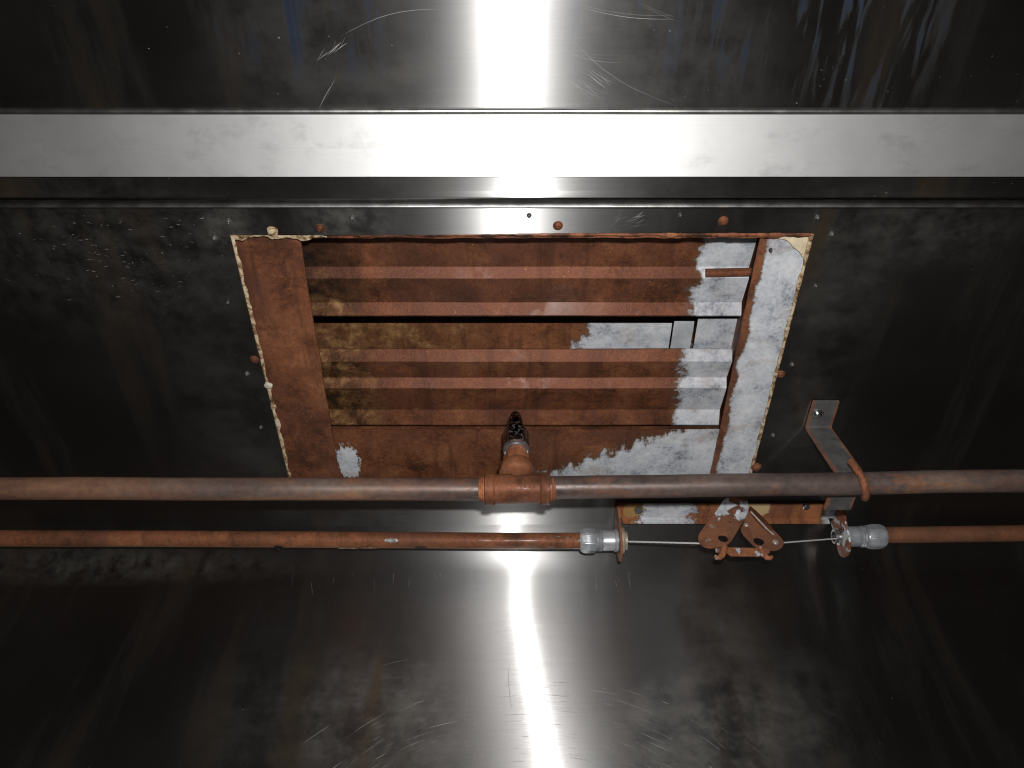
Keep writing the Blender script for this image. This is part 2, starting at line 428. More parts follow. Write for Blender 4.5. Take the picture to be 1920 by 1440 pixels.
# ---------------------------------------------------------------- ceiling rail
SATIN = None
def satin():
    t = NT("satin_steel"); x, y, z = t.xyz()
    g = t.noise(1.0, 3, .7, vec=t.mapped((6, 700, 700)))
    c = t.noise(14, 5, .6); b = t.step(t.noise(30, 7, .68, vec=t.mapped((1, 1.6, 1.6))), .52, .78)
    v = t.math('MULTIPLY', t.math('MULTIPLY_ADD', g, .05, .425), t.math('MULTIPLY_ADD', c, .22, .89))
    v = t.math('MULTIPLY', v, t.math('MULTIPLY_ADD', b, -.22, 1.0))
    cc = t.n('ShaderNodeCombineColor')
    for i, k in enumerate((1, 1, 1.0)): t.put(cc.inputs[i], t.math('MULTIPLY', v, k))
    dent = t.math('ADD', t.noise(9, 3, .5, vec=t.mapped((1, 2, 2))), t.math('MULTIPLY', g, .01))
    t.bsdf(cc.outputs[0], t.math('MULTIPLY_ADD', c, .08, .505), .94, normal=t.bump(dent, .004, .16))
    return t.m
SATIN = satin()
def yz(py, dz): p = P(960, py, dz); return (p.y, p.z)
STEEL_R = plain("rail_steel", (.42, .42, .41), .34, 1.0, 30, .2, .06, 400)
rail = thing('ceiling_rail', (0, P(960, 300).y, ZC), 'bright satin steel rail running across the hood ceiling above the rusty opening', 'rail')
wob = lambda x: (.0006 * mnoise.noise(Vector((x * 2.2, 0, 5))) , .0004 * mnoise.noise(Vector((x * 2.6, 3, 5))) - .0016 * (x / .6) ** 2 * 0)
t_ = .0015
face = [yz(214, -.004), yz(331, -.0225)]
from_bm('rail_face', prism_x([face[0], face[1], (face[1][0] + .0006, face[1][1] + .0016), (face[0][0] + .0006, face[0][1] + .0016)], -1.12, 1.12, 40, wob), SATIN, rail)
# upper lip: a folded bead where the face meets the ceiling
a0, a1 = yz(205, -.0012), yz(213, -.0046)
cb = ((a0[0] + a1[0]) / 2, (a0[1] + a1[1]) / 2 + .0006); rb = .0027
bead = [(cb[0] + rb * math.cos(q), cb[1] + rb * math.sin(q)) for q in [2 * math.pi * k / 16 for k in range(16)]]
from_bm('top_lip', prism_x(bead, -1.12, 1.12, 40, wob), STEEL_R, rail, autosm=.7)
# underside ledge with a rolled nose
l0 = (face[1][0] + .0011, face[1][1] + .0008); l1 = yz(357, -.0212)
nose = [l1]
n1 = yz(369, -.0242)
for k in range(1, 6):
    q = k / 5.0; nose.append((l1[0] + (n1[0] - l1[0]) * q, l1[1] + (n1[1] - l1[1]) * (q ** 1.7)))
ledge = [l0] + nose + [(n1[0] + .0012, n1[1] + .0010), (n1[0] + .0012, n1[1] + .004), (l1[0], l1[1] + .0022), (l0[0] + .0002, l0[1] + .0016)]
def with_uv(o):
    me = o.data; ul = me.uv_layers.new(name='UVMap')
    for l in me.loops:
        c = me.vertices[l.vertex_index].co; ul.data[l.index].uv = (c.y - c.z * .3, c.x)
    return o
with_uv(from_bm('ledge', prism_x(ledge, -1.12, 1.12, 40, wob), STEEL_C, rail, autosm=.6))
# web hidden behind the ledge that carries the rail
from_bm('web', prism_x([(l1[0] - .012, ZC - .0005), (l1[0] - .010, ZC - .0005), (l1[0] - .010, l1[1] + .0015), (l1[0] - .012, l1[1] + .0015)], -1.12, 1.12), STEEL_R, rail)
# second thin flange against the ceiling
r0, r1 = yz(378, -.0052), yz(388, -.0085)
fl_ = [r0, ((r0[0] + r1[0]) / 2 , (r0[1] + r1[1]) / 2 - .0006), r1, (r1[0] + .0010, r1[1] + .0008), (r1[0] + .0010, ZC - .0003), (r0[0], ZC - .0003)]
from_bm('flange_strip', prism_x(fl_, -1.12, 1.12, 40, wob), STEEL_R, rail, autosm=.9)

# ---------------------------------------------------------------- exhaust damper in the duct opening
RUST_L = rust("rust_left_flange", tone=.95, hue=.05, seed=1.3)
xi = .2110
RUST_R = rust("zinc_right_flange", galv=lambda t, x, y, z: t.step(t.math('ADD', x, edge_noise(t, .011, 26, 120)), xi + .012, xi + .019), tone=1.15, hue=.25, seed=2.1)
XG = P(1306, 560, .05).x
def blade_galv(t, x, y, z): return t.step(t.math('ADD', x, edge_noise(t, .020, 34, 150)), XG - .008, XG + .008)
def blade_grime(t, x, y, z): return t.step(t.math('ADD', x, edge_noise(t, .035, 22, 90)), -.135, -.185)
RUST_B = rust("rust_blades", galv=blade_galv, grime=blade_grime, tone=.80, gloss=.43, seed=.4, wet=.30)
pf = P(652, 866, .03)
XF = P(1135, 865, .03).x
def far_galv(t, x, y, z):
    drip = t.noise(1.0, 5, .7, vec=t.mapped((75, 16, 10)))
    m = t.math('ADD', x, t.math('MULTIPLY_ADD', drip, .16, -.08))
    m = t.math('ADD', m, t.math('MULTIPLY', t.math('SUBTRACT', y, P(960, 850, .03).y), 2.2))
    a = t.step(t.math('ADD', m, edge_noise(t, .045, 90, 260)), XF - .03, XF + .03)
    d = t.math('ADD', t.dist(tuple(pf), (66, 36, 1)), t.math('MULTIPLY_ADD', t.noise(70, 6, .75, vec=t.mapped((1.6, .6, 1))), 2.8, -1.4))
    return t.math('MAXIMUM', a, t.step(d, 1.05, .75))
RUST_F = rust("rust_far_flange", galv=far_galv, tone=.8, seed=3.7)
def duct_galv(t, x, y, z):
    return t.step(t.math('ADD', x, edge_noise(t, .05, 40, 150)), .055, .095)
RUST_D = rust("rust_duct_wall", galv=duct_galv, grime=lambda t, x, y, z: t.math('MULTIPLY', t.step(t.math('ADD', x, edge_noise(t, .05, 20, 80)), .0, -.12), .7), tone=1.0, oc=.44, seed=5.0)
SEAL = None
def sealant():
    t = NT("old_cream_sealant")
    f = t.noise(120, 6, .7, .6)
    col = t.ramp(f, [(.34, (.05, .025, .012)), (.44, (.22, .13, .06)), (.52, (.50, .38, .24)), (.7, (.66, .56, .42))])
    t.bsdf(col, .7, 0, normal=t.bump(f, .0015, .7)); return t.m
SEAL = sealant()
BROWNSEAL = rust("brown_grease_edge", tone=1.2, hue=.3, seed=8.0, grime=lambda t, x, y, z: t.step(t.noise(60, 4, .6), .45, .6))

dam = thing('exhaust_damper', (0, (YN + YF) / 2, ZC + .03), 'rusted exhaust damper with ribbed blades seen in the rectangular hood opening', 'damper')
def quad_slab(name, pts, up, mat, n=24, m=4, rough=.0003, jag=None):
    """slab from 4 corner points (a,b on one long side, d,c on the other), wavy sheet, with thickness"""
    a, b, c, d = [Vector(p) for p in pts]; bm = bmesh.new(); lo, hi = [], []
    for j in range(n + 1):
        s = j / n; p0 = a.lerp(b, s); p1 = d.lerp(c, s); rl, rh = [], []
        for i in range(m + 1):
            q = p0.lerp(p1, i / m)
            if jag and i == m: q += jag * (mnoise.noise(q * 60) + .5 * mnoise.noise(q * 170))
            q.z += rough * mnoise.noise(q * 25)
            rl.append(bm.verts.new(q)); rh.append(bm.verts.new(q + Vector((0, 0, up))))
        lo.append(rl); hi.append(rh)
    for j in range(n):
        for i in range(m):
            bm.faces.new((lo[j][i], lo[j][i + 1], lo[j + 1][i + 1], lo[j + 1][i]))
            bm.faces.new((hi[j][i], hi[j + 1][i], hi[j + 1][i + 1], hi[j][i + 1]))
        bm.faces.new((lo[j][0], lo[j + 1][0], hi[j + 1][0], hi[j][0])); bm.faces.new((lo[j][m], hi[j][m], hi[j + 1][m], lo[j + 1][m]))
    for i in range(m):
        bm.faces.new((lo[0][i], hi[0][i], hi[0][i + 1], lo[0][i + 1])); bm.faces.new((lo[n][i], lo[n][i + 1], hi[n][i + 1], hi[n][i]))
    return from_bm(name, bm, mat, dam, autosm=.8)
zf = .011
yn0, yf0 = YN - .012, YF + .015
quad_slab('side_flange', [(XL - .012, yn0, ZC + zf), (XL - .012, yf0, ZC + zf), (P(636, 893, zf).x, yf0, ZC + zf), (P(563, 447, zf).x, yn0, ZC + zf)], .0025, RUST_L, 40, 6, .0006, Vector((.0012, 0, 0)))
quad_slab('side_flange', [(XR + .012, yn0, ZC + zf), (XR + .012, yf0, ZC + zf), (P(1334, 885, zf).x, yf0, ZC + zf), (P(1425, 450, zf).x, yn0, ZC + zf)], .0025, RUST_R, 40, 6, .0006, Vector((.0006, 0, 0)))
# near edge of the frame
quad_slab('near_flange', [(XL + .05, yn0, ZC + .0035), (XR - .03, yn0, ZC + .0035), (XR - .03, P(960, 446, .0035).y, ZC + .0035), (XL + .05, P(960, 446, .0035).y, ZC + .0035)], .002, BROWNSEAL, 60, 3, .0004, Vector((0, .0011, 0)))
# far flange with its turned front edge
RODM = rust("rust_rod", tone=.9, seed=6.1)
ff0 = P(960, 807, .030)
quad_slab('far_flange', [(-.232, yf0 + .02, ZC + .030), (.232, yf0 + .02, ZC + .030), (.232, ff0.y, ZC + .030), (-.232, ff0.y, ZC + .030)], .002, RUST_F, 60, 6, .0005, Vector((0, .0006, 0)))

# two ribbed blades
def blade(rows, z0, dz, light_first):
    pts = []; high = light_first
    for r in rows:
        pts.append(yz(r, z0 + (dz if high else 0))); high = not high
    return pts
XB0, XB1 = -.232, P(1409, 500, .064).x
def make_blade(line, lip):
    y1, z1 = line[-1]; ylast = (y1 + .0005, z1)
    prof = sheet_poly(line, .0016)
    # rolled lip that turns up behind the last rib
    prof = line + [(y1 + .0016, z1 + .0005), (y1 + .0020, z1 + lip), (y1 + .0006, z1 + lip)] + [(p[0], p[1] + .0016) for p in reversed(line)]
    bm = prism_x(prof, XB0, XB1, 60, lambda x: (.0005 * mnoise.noise(Vector((x * 9, line[0][0] * 30, 1))), .0004 * mnoise.noise(Vector((x * 12, line[0][0] * 40, 6)))))
    return from_bm('blade', bm, RUST_B, dam, autosm=.25)
b1 = make_blade(blade([436, 455.5, 500, 522, 567, 591], .050, .0075, True)[1:] if False else blade([440, 500, 522, 567, 591], .064, .0068, False), .012)
b2 = make_blade(blade([655, 678, 708, 728, 768, 796], .062, .0070, True), .012)
pr0, pr1 = P(1323, 512, .065), P(1412, 510, .065)
from_bm('pivot_rod', tube([pr0, pr1], .0044, 14), RODM, b1, autosm=.8)
# duct above the damper
xd = .247; yd = P(960, 630, 0).y
d_ = ray(960, 630); tq = xd / ((1303 - CX) / FPX); YD = d_.y * tq
for (nm, c, sx, sy) in (('duct_wall', (0, YD + .001, ZC + .25), 2 * xd + .004, .002), ('duct_wall', (xd + .001, (YN + YD) / 2, ZC + .25), .002, YD - YN),
                        ('duct_wall', (-xd - .001, (YN + YD) / 2, ZC + .25), .002, YD - YN), ('duct_wall', (0, YN - .001, ZC + .25), 2 * xd, .002)):
    o = from_bm(nm, box(Vector(c), sx, sy, .42), RODM, dam)
ZINC = rust("duct_zinc", galv=lambda t, x, y, z: t.step(t.noise(20, 4, .6), .20, .26), seed=9)
from_bm('corner_angle', box(Vector((xd - .006, YD - .0035, ZC + .28)), .010, .003, .36, .0005), rust("angle_rust", galv=lambda t, x, y, z: t.step(t.noise(60, 4, .6), .40, .5), seed=4.2), dam)
il0, il1 = P(1306, 598, .108), P(1308, 668, .108)
from_bm('inner_frame_side', box(Vector(((il0.x + xd) / 2 + .012, (il0.y + il1.y) / 2, ZC + .109)), xd - il0.x + .02, il1.y - il0.y, .0018, .0004), ZINC, dam)
q0, q1 = P(960, 607, .095), P(960, 668, .095)
from_bm('inner_slat', box(Vector(((P(1257, 630, .095).x - .225) / 2, (q0.y + q1.y) / 2, ZC + .096)), P(1257, 630, .095).x + .225, q1.y - q0.y, .0018, .0004), RUST_D, dam)
e0, e1 = P(1259, 640, .099), P(1296, 640, .099)
from_bm('far_liner', box(Vector(((e0.x + e1.x) / 2, (q0.y + q1.y) / 2, ZC + .0998)), e1.x - e0.x, q1.y - q0.y, .0016, .0004), plain("grey_liner", (.47, .485, .51), .5, .1, 40, .3), dam)

# sealant round the cut edge (belongs to the ceiling sheet)
def seal_strip(name, pts, w, mat, dz=-.0005, bulge=.0016, side=Vector((1, 0, 0)), amp=.7, sc=70):
    bm = bmesh.new(); rings = []
    for p in pts:
        p = Vector(p); n = .55 + amp * (mnoise.noise(p * sc) + .6 * mnoise.noise(p * sc * 2.7))
        ww = max(.12, n + .35) * w
        ring = []
        for k, (a, b) in enumerate(((-.25, .0), (.0, -.8), (.45, -1.0), (.85, -.6), (1.0, .5))):
            ring.append(bm.verts.new(p + side * (a * ww) + Vector((0, 0, b * bulge * (.6 + .5 * mnoise.noise(p * 120 + Vector((k, 0, 0)))) + dz))))
        rings.append(ring)
    for a, b in zip(rings, rings[1:]):
        for k in range(4): bm.faces.new((a[k], a[k + 1], b[k + 1], b[k]))
    return from_bm(name, bm, mat, ceiling, smooth=True)
N = 140
seal_strip('sealant_bead', [(XL, YN + (YF - YN) * i / N, ZC + .001) for i in range(N + 1)], .0030, SEAL, amp=.6, bulge=.0008)
seal_strip('sealant_bead', [(XR, YN + (YF - YN) * i / N, ZC + .001) for i in range(N + 1)], .0028, SEAL, side=Vector((-1, 0, 0)), amp=.45)
seal_strip('sealant_bead', [(XL + (P(612, 440).x - XL) * i / 60, YN, ZC + .001) for i in range(61)], .0050, SEAL, side=Vector((0, 1, 0)), sc=90, bulge=.0009)
seal_strip('sealant_bead', [(P(600, 440).x + (XR - P(600, 440).x) * i / 200, YN, ZC + .001) for i in range(201)], .0030, BROWNSEAL, side=Vector((0, 1, 0)), sc=90)
# cream patch in the right corner
cp = [P(1438, 444, .006), P(1462, 446, .006), P(1484, 456, .006), P(1500, 474, .006), P(1512, 496, .006), P(1522, 470, .006), P(1530, 439, .006), P(1480, 437, .006), P(1440, 438, .006)]
cpl = []
for p, q in zip(cp, cp[1:] + cp[:1]):
    for k in range(6):
        w = p.lerp(q, k / 6); w += Vector((mnoise.noise(w * 210), mnoise.noise(w * 210 + Vector((9, 4, 2))), 0)) * .0022; cpl.append((w.x, w.y))
from_bm('sealant_patch', plate(smooth_poly(cpl, 1), [], Vector((0, 0, ZC + .006)), Vector((1, 0, 0)), Vector((0, 1, 0)), .0012, .0003), plain("cream_patch", (.62, .52, .36), .7, 0, 60, .3, .4, 150), ceiling)
# blobs of sealant
def blob(p, r, sq, mat, parent, name):
    bm = bmesh.new(); bmesh.ops.create_icosphere(bm, subdivisions=3, radius=r)
    for v in bm.verts:
        v.co *= 1 + .3 * mnoise.noise(v.co * (1.3 / r) + Vector(p) * 50); v.co.z *= sq
    bmesh.ops.translate(bm, vec=p, verts=bm.verts)
    return from_bm(name, bm, mat, parent, smooth=True)
CREAM = plain("pale_blob", (.60, .54, .46), .45, 0, 60, .3, .3, 150)
blob(P(503, 722, -.001), .0040, .6, CREAM, ceiling, 'sealant_blob')
blob(P(512, 762, -.0005), .0034, .6, SEAL, ceiling, 'sealant_blob')
blob(P(511, 434, -.0012), .0050, .5, SEAL, ceiling, 'sealant_blob')
blob(P(1418, 876, -.002), .0052, .7, BROWNSEAL, ceiling, 'sealant_blob')

# screws through the ceiling sheet round the opening
RSCREW = rust("rusty_screw", tone=.8, seed=7.7)
CSCREW = plain("clean_screw", (.13, .125, .12), .5, .5, 80, .3)
def screw(px, py, r, mat):
    p, n = on_shell(px, py, 0)
    return from_bm('screw', lathe(p + Vector((0, 0, .001)), Vector((0, 0, -1)), [(0, r * 1.25), (.0012, r * 1.22), (.0018, r), (.0028, r * .93), (.0036, r * .62), (.0039, r * .3), (.0036, r * .22), (.0034, r * .05)], 18, .0002), mat, ceiling, autosm=.7)
for px, py in ((601, 426), (1046, 424), (1357, 416), (1465, 703), (478, 672)): screw(px, py, .0036, RSCREW)
for px, py, r in ((430, 412, .0016), (661, 406, .0020), (992, 404, .0018), (1276, 405, .0016), (1533, 408, .0018), (1560, 439, .0020), (403, 444, .0018),
                  (464, 698, .0020), (490, 798, .0016), (1486, 684, .0018), (1450, 817, .0018), (1446, 470, .0012), (428, 565, .0012), (1530, 536, .0012)): screw(px, py, r, CSCREW)

# ---------------------------------------------------------------- upper pipe with tee and nozzle
ZP = -.100
def pipe_mat():
    t = NT("old_iron_pipe"); x, y, z = t.xyz()
    n = t.noise(20, 7, .65, vec=t.mapped((.35, 1, 1))); n2 = t.noise(150, 5, .6)
    f = t.math('ADD', t.math('MULTIPLY', n, .75), t.math('MULTIPLY', n2, .25))
    iron = t.ramp(f, [(.36, (.055, .050, .050)), (.5, (.115, .105, .103)), (.66, (.19, .17, .16))])
    rs = t.ramp(f, [(.34, (.070, .030, .018)), (.5, (.170, .075, .045)), (.66, (.28, .14, .068))])
    pz = t.step(t.math('ADD', t.math('SUBTRACT', y, P(960, 915, ZP).y), t.math('MULTIPLY_ADD', n, .03, -.015)), -.004, .008)
    lf = t.step(t.math('ADD', x, t.math('MULTIPLY_ADD', n, .5, -.25)), -.22, -.34)
    m = t.math('MAXIMUM', t.math('MULTIPLY', pz, .95), t.math('MULTIPLY', lf, .85))
    spot = t.step(t.noise(36, 5, .7, vec=t.mapped((.5, 1, 1))), .50, .64)
    m = t.math('MAXIMUM', m, t.math('MULTIPLY', spot, .85))
    m = t.math('MAXIMUM', m, t.math('MULTIPLY_ADD', t.step(t.noise(12, 5, .65, vec=t.mapped((.5, 2, 2), loc=(4, 0, 0))), .44, .66), .45, .30))
    col = t.mix(m, iron, rs)
    met = t.math('MULTIPLY_ADD', m, -.4, .45)
    r = t.math('MULTIPLY_ADD', m, .18, .36)
    t.bsdf(col, t.math('MULTIPLY_ADD', n2, .12, r) if False else r, met, normal=t.bump(f, .0009, .35)); return t.m
IRON = pipe_mat()
TEEM = rust("rusty_tee_casting", tone=.98, hue=-.25, gloss=.46, seed=11, oc=.52, brown=.22, wet=.6)
sup = thing('suppression_pipe', P(968, 915, ZP), 'long rusty iron pipe with a tee and nozzle crossing below the opening', 'pipe')
def pline(x0, r0, x1, r1, dz, n=60):
    a, b = P(x0, r0, dz), P(x1, r1, dz); return [a.lerp(b, i / n) + Vector((0, .0007 * mnoise.noise(Vector((i / n * 5, dz * 9, x0))), .0009 * mnoise.noise(Vector((i / n * 4, 7, x0))))) for i in range(n + 1)]
RP = .01065
rj = lambda i, a, p: 1 + .012 * mnoise.noise(Vector((p.x * 40, math.cos(a) * 2, math.sin(a) * 2)))
from_bm('pipe_section', tube(pline(-260, 915.5, 930, 917.5, ZP), RP, 32, rj), IRON, sup, autosm=.9)
from_bm('pipe_section', tube(pline(1012, 915.0, 2180, 898.0, ZP), RP, 32, rj), IRON, sup, autosm=.9)
TL, TR = P(909, 917, ZP), P(1031, 916, ZP); TC = (TL + TR) / 2
ax = (TR - TL).normalized(); L = (TR - TL).length
tee = from_bm('tee_fitting', lathe(TL, ax, [(0, .0105), (0, .0142), (.0008, .0152), (.0075, .0152), (.0088, .0146), (.0096, .0138), (L - .0096, .0138), (L - .0088, .0146), (L - .0075, .0152), (L - .0008, .0152), (L, .0142), (L, .0105)], 48, .0008), TEEM, sup, autosm=.6)
up = (PY(966, 768, TC.y) - TC).normalized()
from_bm('branch', lathe(TC, up, [(.002, .0128), (.012, .0134), (.0145, .0142), (.0165, .0162), (.0180, .0172), (.0272, .0172), (.0288, .0164), (.0292, .010)], 48, .0008), TEEM, tee, autosm=.7)
# worn raised casting marks on the tee
for k in range(9):
    if k in (4,): continue
    c = TC + ax * (-.017 + .0040 * k + .0007 * random.random()) + Vector((0, -.0108, -.0079))
    nrm = Vector((0, -.0108, -.0079)).normalized(); tang = Vector((0, -nrm.z, nrm.y))
    bm = bmesh.new(); bmesh.ops.create_cube(bm, size=1)
    bmesh.ops.scale(bm, vec=(.0008 + .0012 * random.random(), .0018 + .0008 * random.random(), .0010), verts=bm.verts)
    bmesh.ops.bevel(bm, geom=bm.edges[:], offset=.0003, segments=1, affect='EDGES')
    M = Matrix((Vector((1, 0, 0)), tang, Vector((1, 0, 0)).cross(tang))).transposed().to_4x4(); M.translation = c
    bm.transform(M)
    from_bm('casting_mark', bm, TEEM, tee)
for s, (pp, d) in enumerate(((TL, -ax), (TR, ax))):
    from_bm('thread', lathe(pp + d * -.002, d, [(0, .0113), (.0035, .0116), (.0038, .0122), (.0046, .0116), (.0052, .0121), (.0060, .0114), (.0066, .0118), (.0076, .0108)], 28, .0004), rust("thread_rust_%d" % s, tone=1.7, hue=.3, seed=12 + s), sup, autosm=.5)
ORANGE = rust("orange_bushing", tone=1.5, hue=.35, seed=14)
# hexagonal bushing, nipple, nozzle
def ngon_lathe(p0, axis, prof, n=6, rot=0.0, bev=.0006):
    axis = axis.normalized(); u, w = frame_of(axis); bm = bmesh.new(); rings = []
    for (h, r) in prof:
        rings.append([bm.verts.new(p0 + axis * h + (u * math.cos(2 * math.pi * k / n + rot) + w * math.sin(2 * math.pi * k / n + rot)) * r) for k in range(n)])
    for a, b in zip(rings, rings[1:]):
        for k in range(n): bm.faces.new((a[k], a[(k + 1) % n], b[(k + 1) % n], b[k]))
    bm.faces.new(rings[0]); bm.faces.new(rings[-1])
    if bev: bmesh.ops.bevel(bm, geom=bm.edges[:], offset=bev, segments=2, affect='EDGES')
    return bm
from_bm('bushing', ngon_lathe(TC + up * .0285, up, [(0, .0138), (.0135, .0134)], 8, .2, .0009), ORANGE, sup, autosm=.5)
from_bm('nipple', lathe(TC + up * .0405, up, [(0, .0100), (.0045, .0102), (.005, .0094), (.0065, .0094), (.007, .0102), (.013, .0100)], 28, .0004), ORANGE, sup, autosm=.5)
def chrome():
    t = NT("dirty_chrome"); f = t.noise(260, 5, .7)
    d = t.step(f, .54, .60)
    t.bsdf(t.mix(t.math('MULTIPLY', d, .7), (.055, .055, .06), (.16, .155, .15)), t.fmix(d, .13, .45), t.fmix(d, 1.0, .3), normal=t.bump(t.noise(160, 4, .6), .0010, .22)); return t.m
CHROME = chrome()
noz = from_bm('nozzle', ngon_lathe(TC + up * .0545, up, [(0, .0134), (.024, .0134), (.0305, .0110), (.0322, .0086)], 6, math.pi / 6, .0007), CHROME, sup, autosm=.5)
from_bm('nozzle_skirt', lathe(TC + up * .0495, up, [(0, .0116), (.0008, .0128), (.0050, .0130), (.0056, .0116)], 32), plain("bright_chrome", (.42, .42, .44), .22, .85, 150, .4), noz, autosm=.5)
from_bm('nozzle_tip', lathe(TC + up * .0845, up, [(0, .0082), (.006, .0080), (.010, .0076), (.0150, .0068), (.0205, .0055), (.0245, .0036), (.0262, .0012)], 28), CHROME, noz, autosm=.6)
blob(P(916, 940, ZP + .004) , .0030, .8, plain("black_grease", (.012, .009, .010), .12, 0, coat=.5), sup, 'grease_drop')

# ---------------------------------------------------------------- pipe hanger: Z strap and U-bolt
def strap_mat():
    t = NT("grey_strap_steel"); x, y, z = t.xyz()
    f = t.noise(70, 6, .6)
    g = t.ramp(f, [(.35, (.12, .118, .118)), (.6, (.19, .187, .187)), (.75, (.24, .235, .23))])
    ed = t.math('ABSOLUTE', t.math('SUBTRACT', x, (P(1509, 800).x + P(1556, 800).x) / 2))
    e = t.step(t.math('ADD', ed, t.math('MULTIPLY_ADD', t.noise(110, 5, .7), .006, -.003)), .0098, .0124)
    col = t.mix(e, g, t.ramp(f, [(.35, (.10, .035, .018)), (.6, (.24, .09, .04))]))
    t.bsdf(col, .5, t.math('MULTIPLY_ADD', e, -.6, .6), normal=t.bump(f, .0008, .3)); return t.m
STRAP = strap_mat()
han = thing('pipe_hanger', P(1530, 770), 'grey bent strap hanger with rusty edges holding the upper pipe by a U-bolt', 'hanger')
SX0, SX1 = P(1509, 800).x, P(1556, 800).x
ya = P(1530, 750).y; yb_ = P(1530, 800).y; zt = ZC - .0018; zb = ZC + ZP + RP + .0020
yc = P(1590, 912, ZP).y - .004; ye = P(1600, 954, ZP + RP + .002).y
def arc_line(pts, r=.005, n=4):
    out = [Vector((0, pts[0][0], pts[0][1]))]
    for a, b, c in zip(pts, pts[1:], pts[2:]):
        a, b, c = [Vector((0, *q)) for q in (a, b, c)]
        d0, d1 = (a - b).normalized(), (c - b).normalized()
        for k in range(n + 1):
            s = k / n; out.append((b + d0 * r * (1 - s)).lerp(b + d1 * r * s, .5) if False else (b + d0 * r) * (1 - s) ** 2 + b * (2 * s * (1 - s)) + (b + d1 * r) * s ** 2)
    out.append(Vector((0, pts[-1][0], pts[-1][1])))
    return out
cl = arc_line([(ya, zt), (yb_, zt), (yc, zb), (ye, zb)])
bm = bmesh.new(); vv = []
for i, p in enumerate(cl):
    d = (cl[min(i + 1, len(cl) - 1)] - cl[max(i - 1, 0)]).normalized(); nrm = Vector((0, -d.z, d.y)) * .0015
    vv.append([bm.verts.new((x, (p + s * nrm).y, (p + s * nrm).z)) for x, s in ((SX0, -1), (SX1, -1), (SX1, 1), (SX0, 1))])
for a, b in zip(vv, vv[1:]):
    for k in range(4): bm.faces.new((a[k], a[(k + 1) % 4], b[(k + 1) % 4], b[k]))
bm.faces.new(vv[0]); bm.faces.new(vv[-1])
from_bm('strap', bm, STRAP, han, autosm=.5)
pb = P(1531, 772); pb.z = zt - .0012
BOLT = plain("zinc_bolt", (.55, .55, .56), .28, 1.0, 120, .25)
from_bm('bolt', lathe(pb, Vector((0, 0, -1)), [(0, .0062), (.0010, .0062), (.0011, .0040), (.0026, .0039), (.0036, .0030), (.0040, .0012)], 24), BOLT, han, autosm=.5)
UB = rust("u_bolt_rust", tone=1.35, hue=.1, seed=15, oc=.45)
pc = P(1606, 903, ZP)                       # pipe axis at the clamp
ub = []
for k in range(15):
    a = math.pi * (k / 14.0); rr = RP + .0042
    ub.append(Vector((pc.x - .0035 + .014 * (k / 14.0), pc.y - rr * math.cos(a), pc.z - rr * math.sin(a))))
ub = [ub[0] + Vector((-.0012, .001, .012)), ub[0] + Vector((-.0004, 0, .005))] + ub + [ub[-1] + Vector((.0005, 0, .006)), ub[-1] + Vector((.0008, 0, .0118))]
from_bm('u_bolt', tube(ub, .0034, 16, lambda i, a, p: 1 + .06 * mnoise.noise(p * 220)), UB, han, autosm=.9)

# ---------------------------------------------------------------- lower conduits, connectors, bracket, link, cable
YK = .684
COND_COL = rust("rusty_conduit", tone=1.25, hue=.0, gloss=.5, seed=16, oc=.50, brown=.25, wet=.4, stripe=YK,
                galv=lambda t, x, y, z: t.math('MULTIPLY', t.step(x, P(1000, 1010, -.034).x - .03, P(1080, 1010, -.034).x + .02), t.step(t.noise(30, 5, .6, vec=t.mapped((.4, 2, 2))), .46, .54)))
COND_R = rust("brown_conduit", tone=1.2, hue=-.2, gloss=.6, seed=17, oc=.50, brown=.6)
RK = .0090
def cline(x0, r0, x1, r1, n=70):
    a, b = PY(x0, r0, YK), PY(x1, r1, YK); return [a.lerp(b, i / n) + Vector((0, .0006 * mnoise.noise(Vector((i / n * 5, 3, x0))), .0008 * mnoise.noise(Vector((i / n * 4, 5, x0))))) for i in range(n + 1)]
conl = thing('conduit', PY(600, 1014, YK), 'long rusty conduit running left from the cable bracket below the pipe', 'conduit')
from_bm('tube', tube(cline(-240, 1008, 1110, 1014), RK, 28, rj), COND_COL, conl, autosm=.9)
conr = thing('conduit', PY(1800, 1001, YK), 'short brown conduit running right from the cable bracket to the picture edge', 'conduit')
from_bm('tube', tube(cline(1630, 1003.5, 2140, 997), RK, 28, rj), COND_R, conr, autosm=.9)
# dark hole and bare patches on the left conduit
ph = PY(525, 1014, YK); ph += Vector((0, .0018, -.0086))
from_bm('hole', lathe(ph + Vector((0, -.0002, .0006)), Vector((0, .21, -.98)), [(0, .0048), (.0009, .0046), (.0010, .0034), (.0003, .0033), (.0002, .0004)], 18), plain("hole_black", (.006, .005, .005), .6), conl, autosm=.8)
BARE = plain("bare_metal_patch", (.22, .22, .22), .45, .6, 160, .6, .5, 300)
def pipe_patch(px, row_off, lx, parent, mat):
    p = PY(px, 1013, YK); v = []; f = []; n = 14; m = 4; a0 = row_off
    for i in range(n + 1):
        for j in range(m + 1):
            u = i / n * 2 - 1; w = (j / m * 2 - 1) * .24 * math.sqrt(max(0, 1 - u * u)) * (1 + .6 * mnoise.noise(Vector((px + u * 4, j, 0))))
            a = a0 + w
            v.append(p + Vector((u * lx, -math.cos(a) * (RK + .0002), -math.sin(a) * (RK + .0002))))
    for i in range(n):
        for j in range(m): f.append((i * (m + 1) + j, (i + 1) * (m + 1) + j, (i + 1) * (m + 1) + j + 1, i * (m + 1) + j + 1))
    return from_py('bare_patch', v, f, mat, parent, True)
pipe_patch(736, .75, .008, conl, BARE)
pipe_patch(692, 1.95, .010, conl, SEAL)
pipe_patch(790, 1.75, .007, conl, plain("dark_scab", (.03, .022, .018), .5, 0, 200, .5, .5, 300))
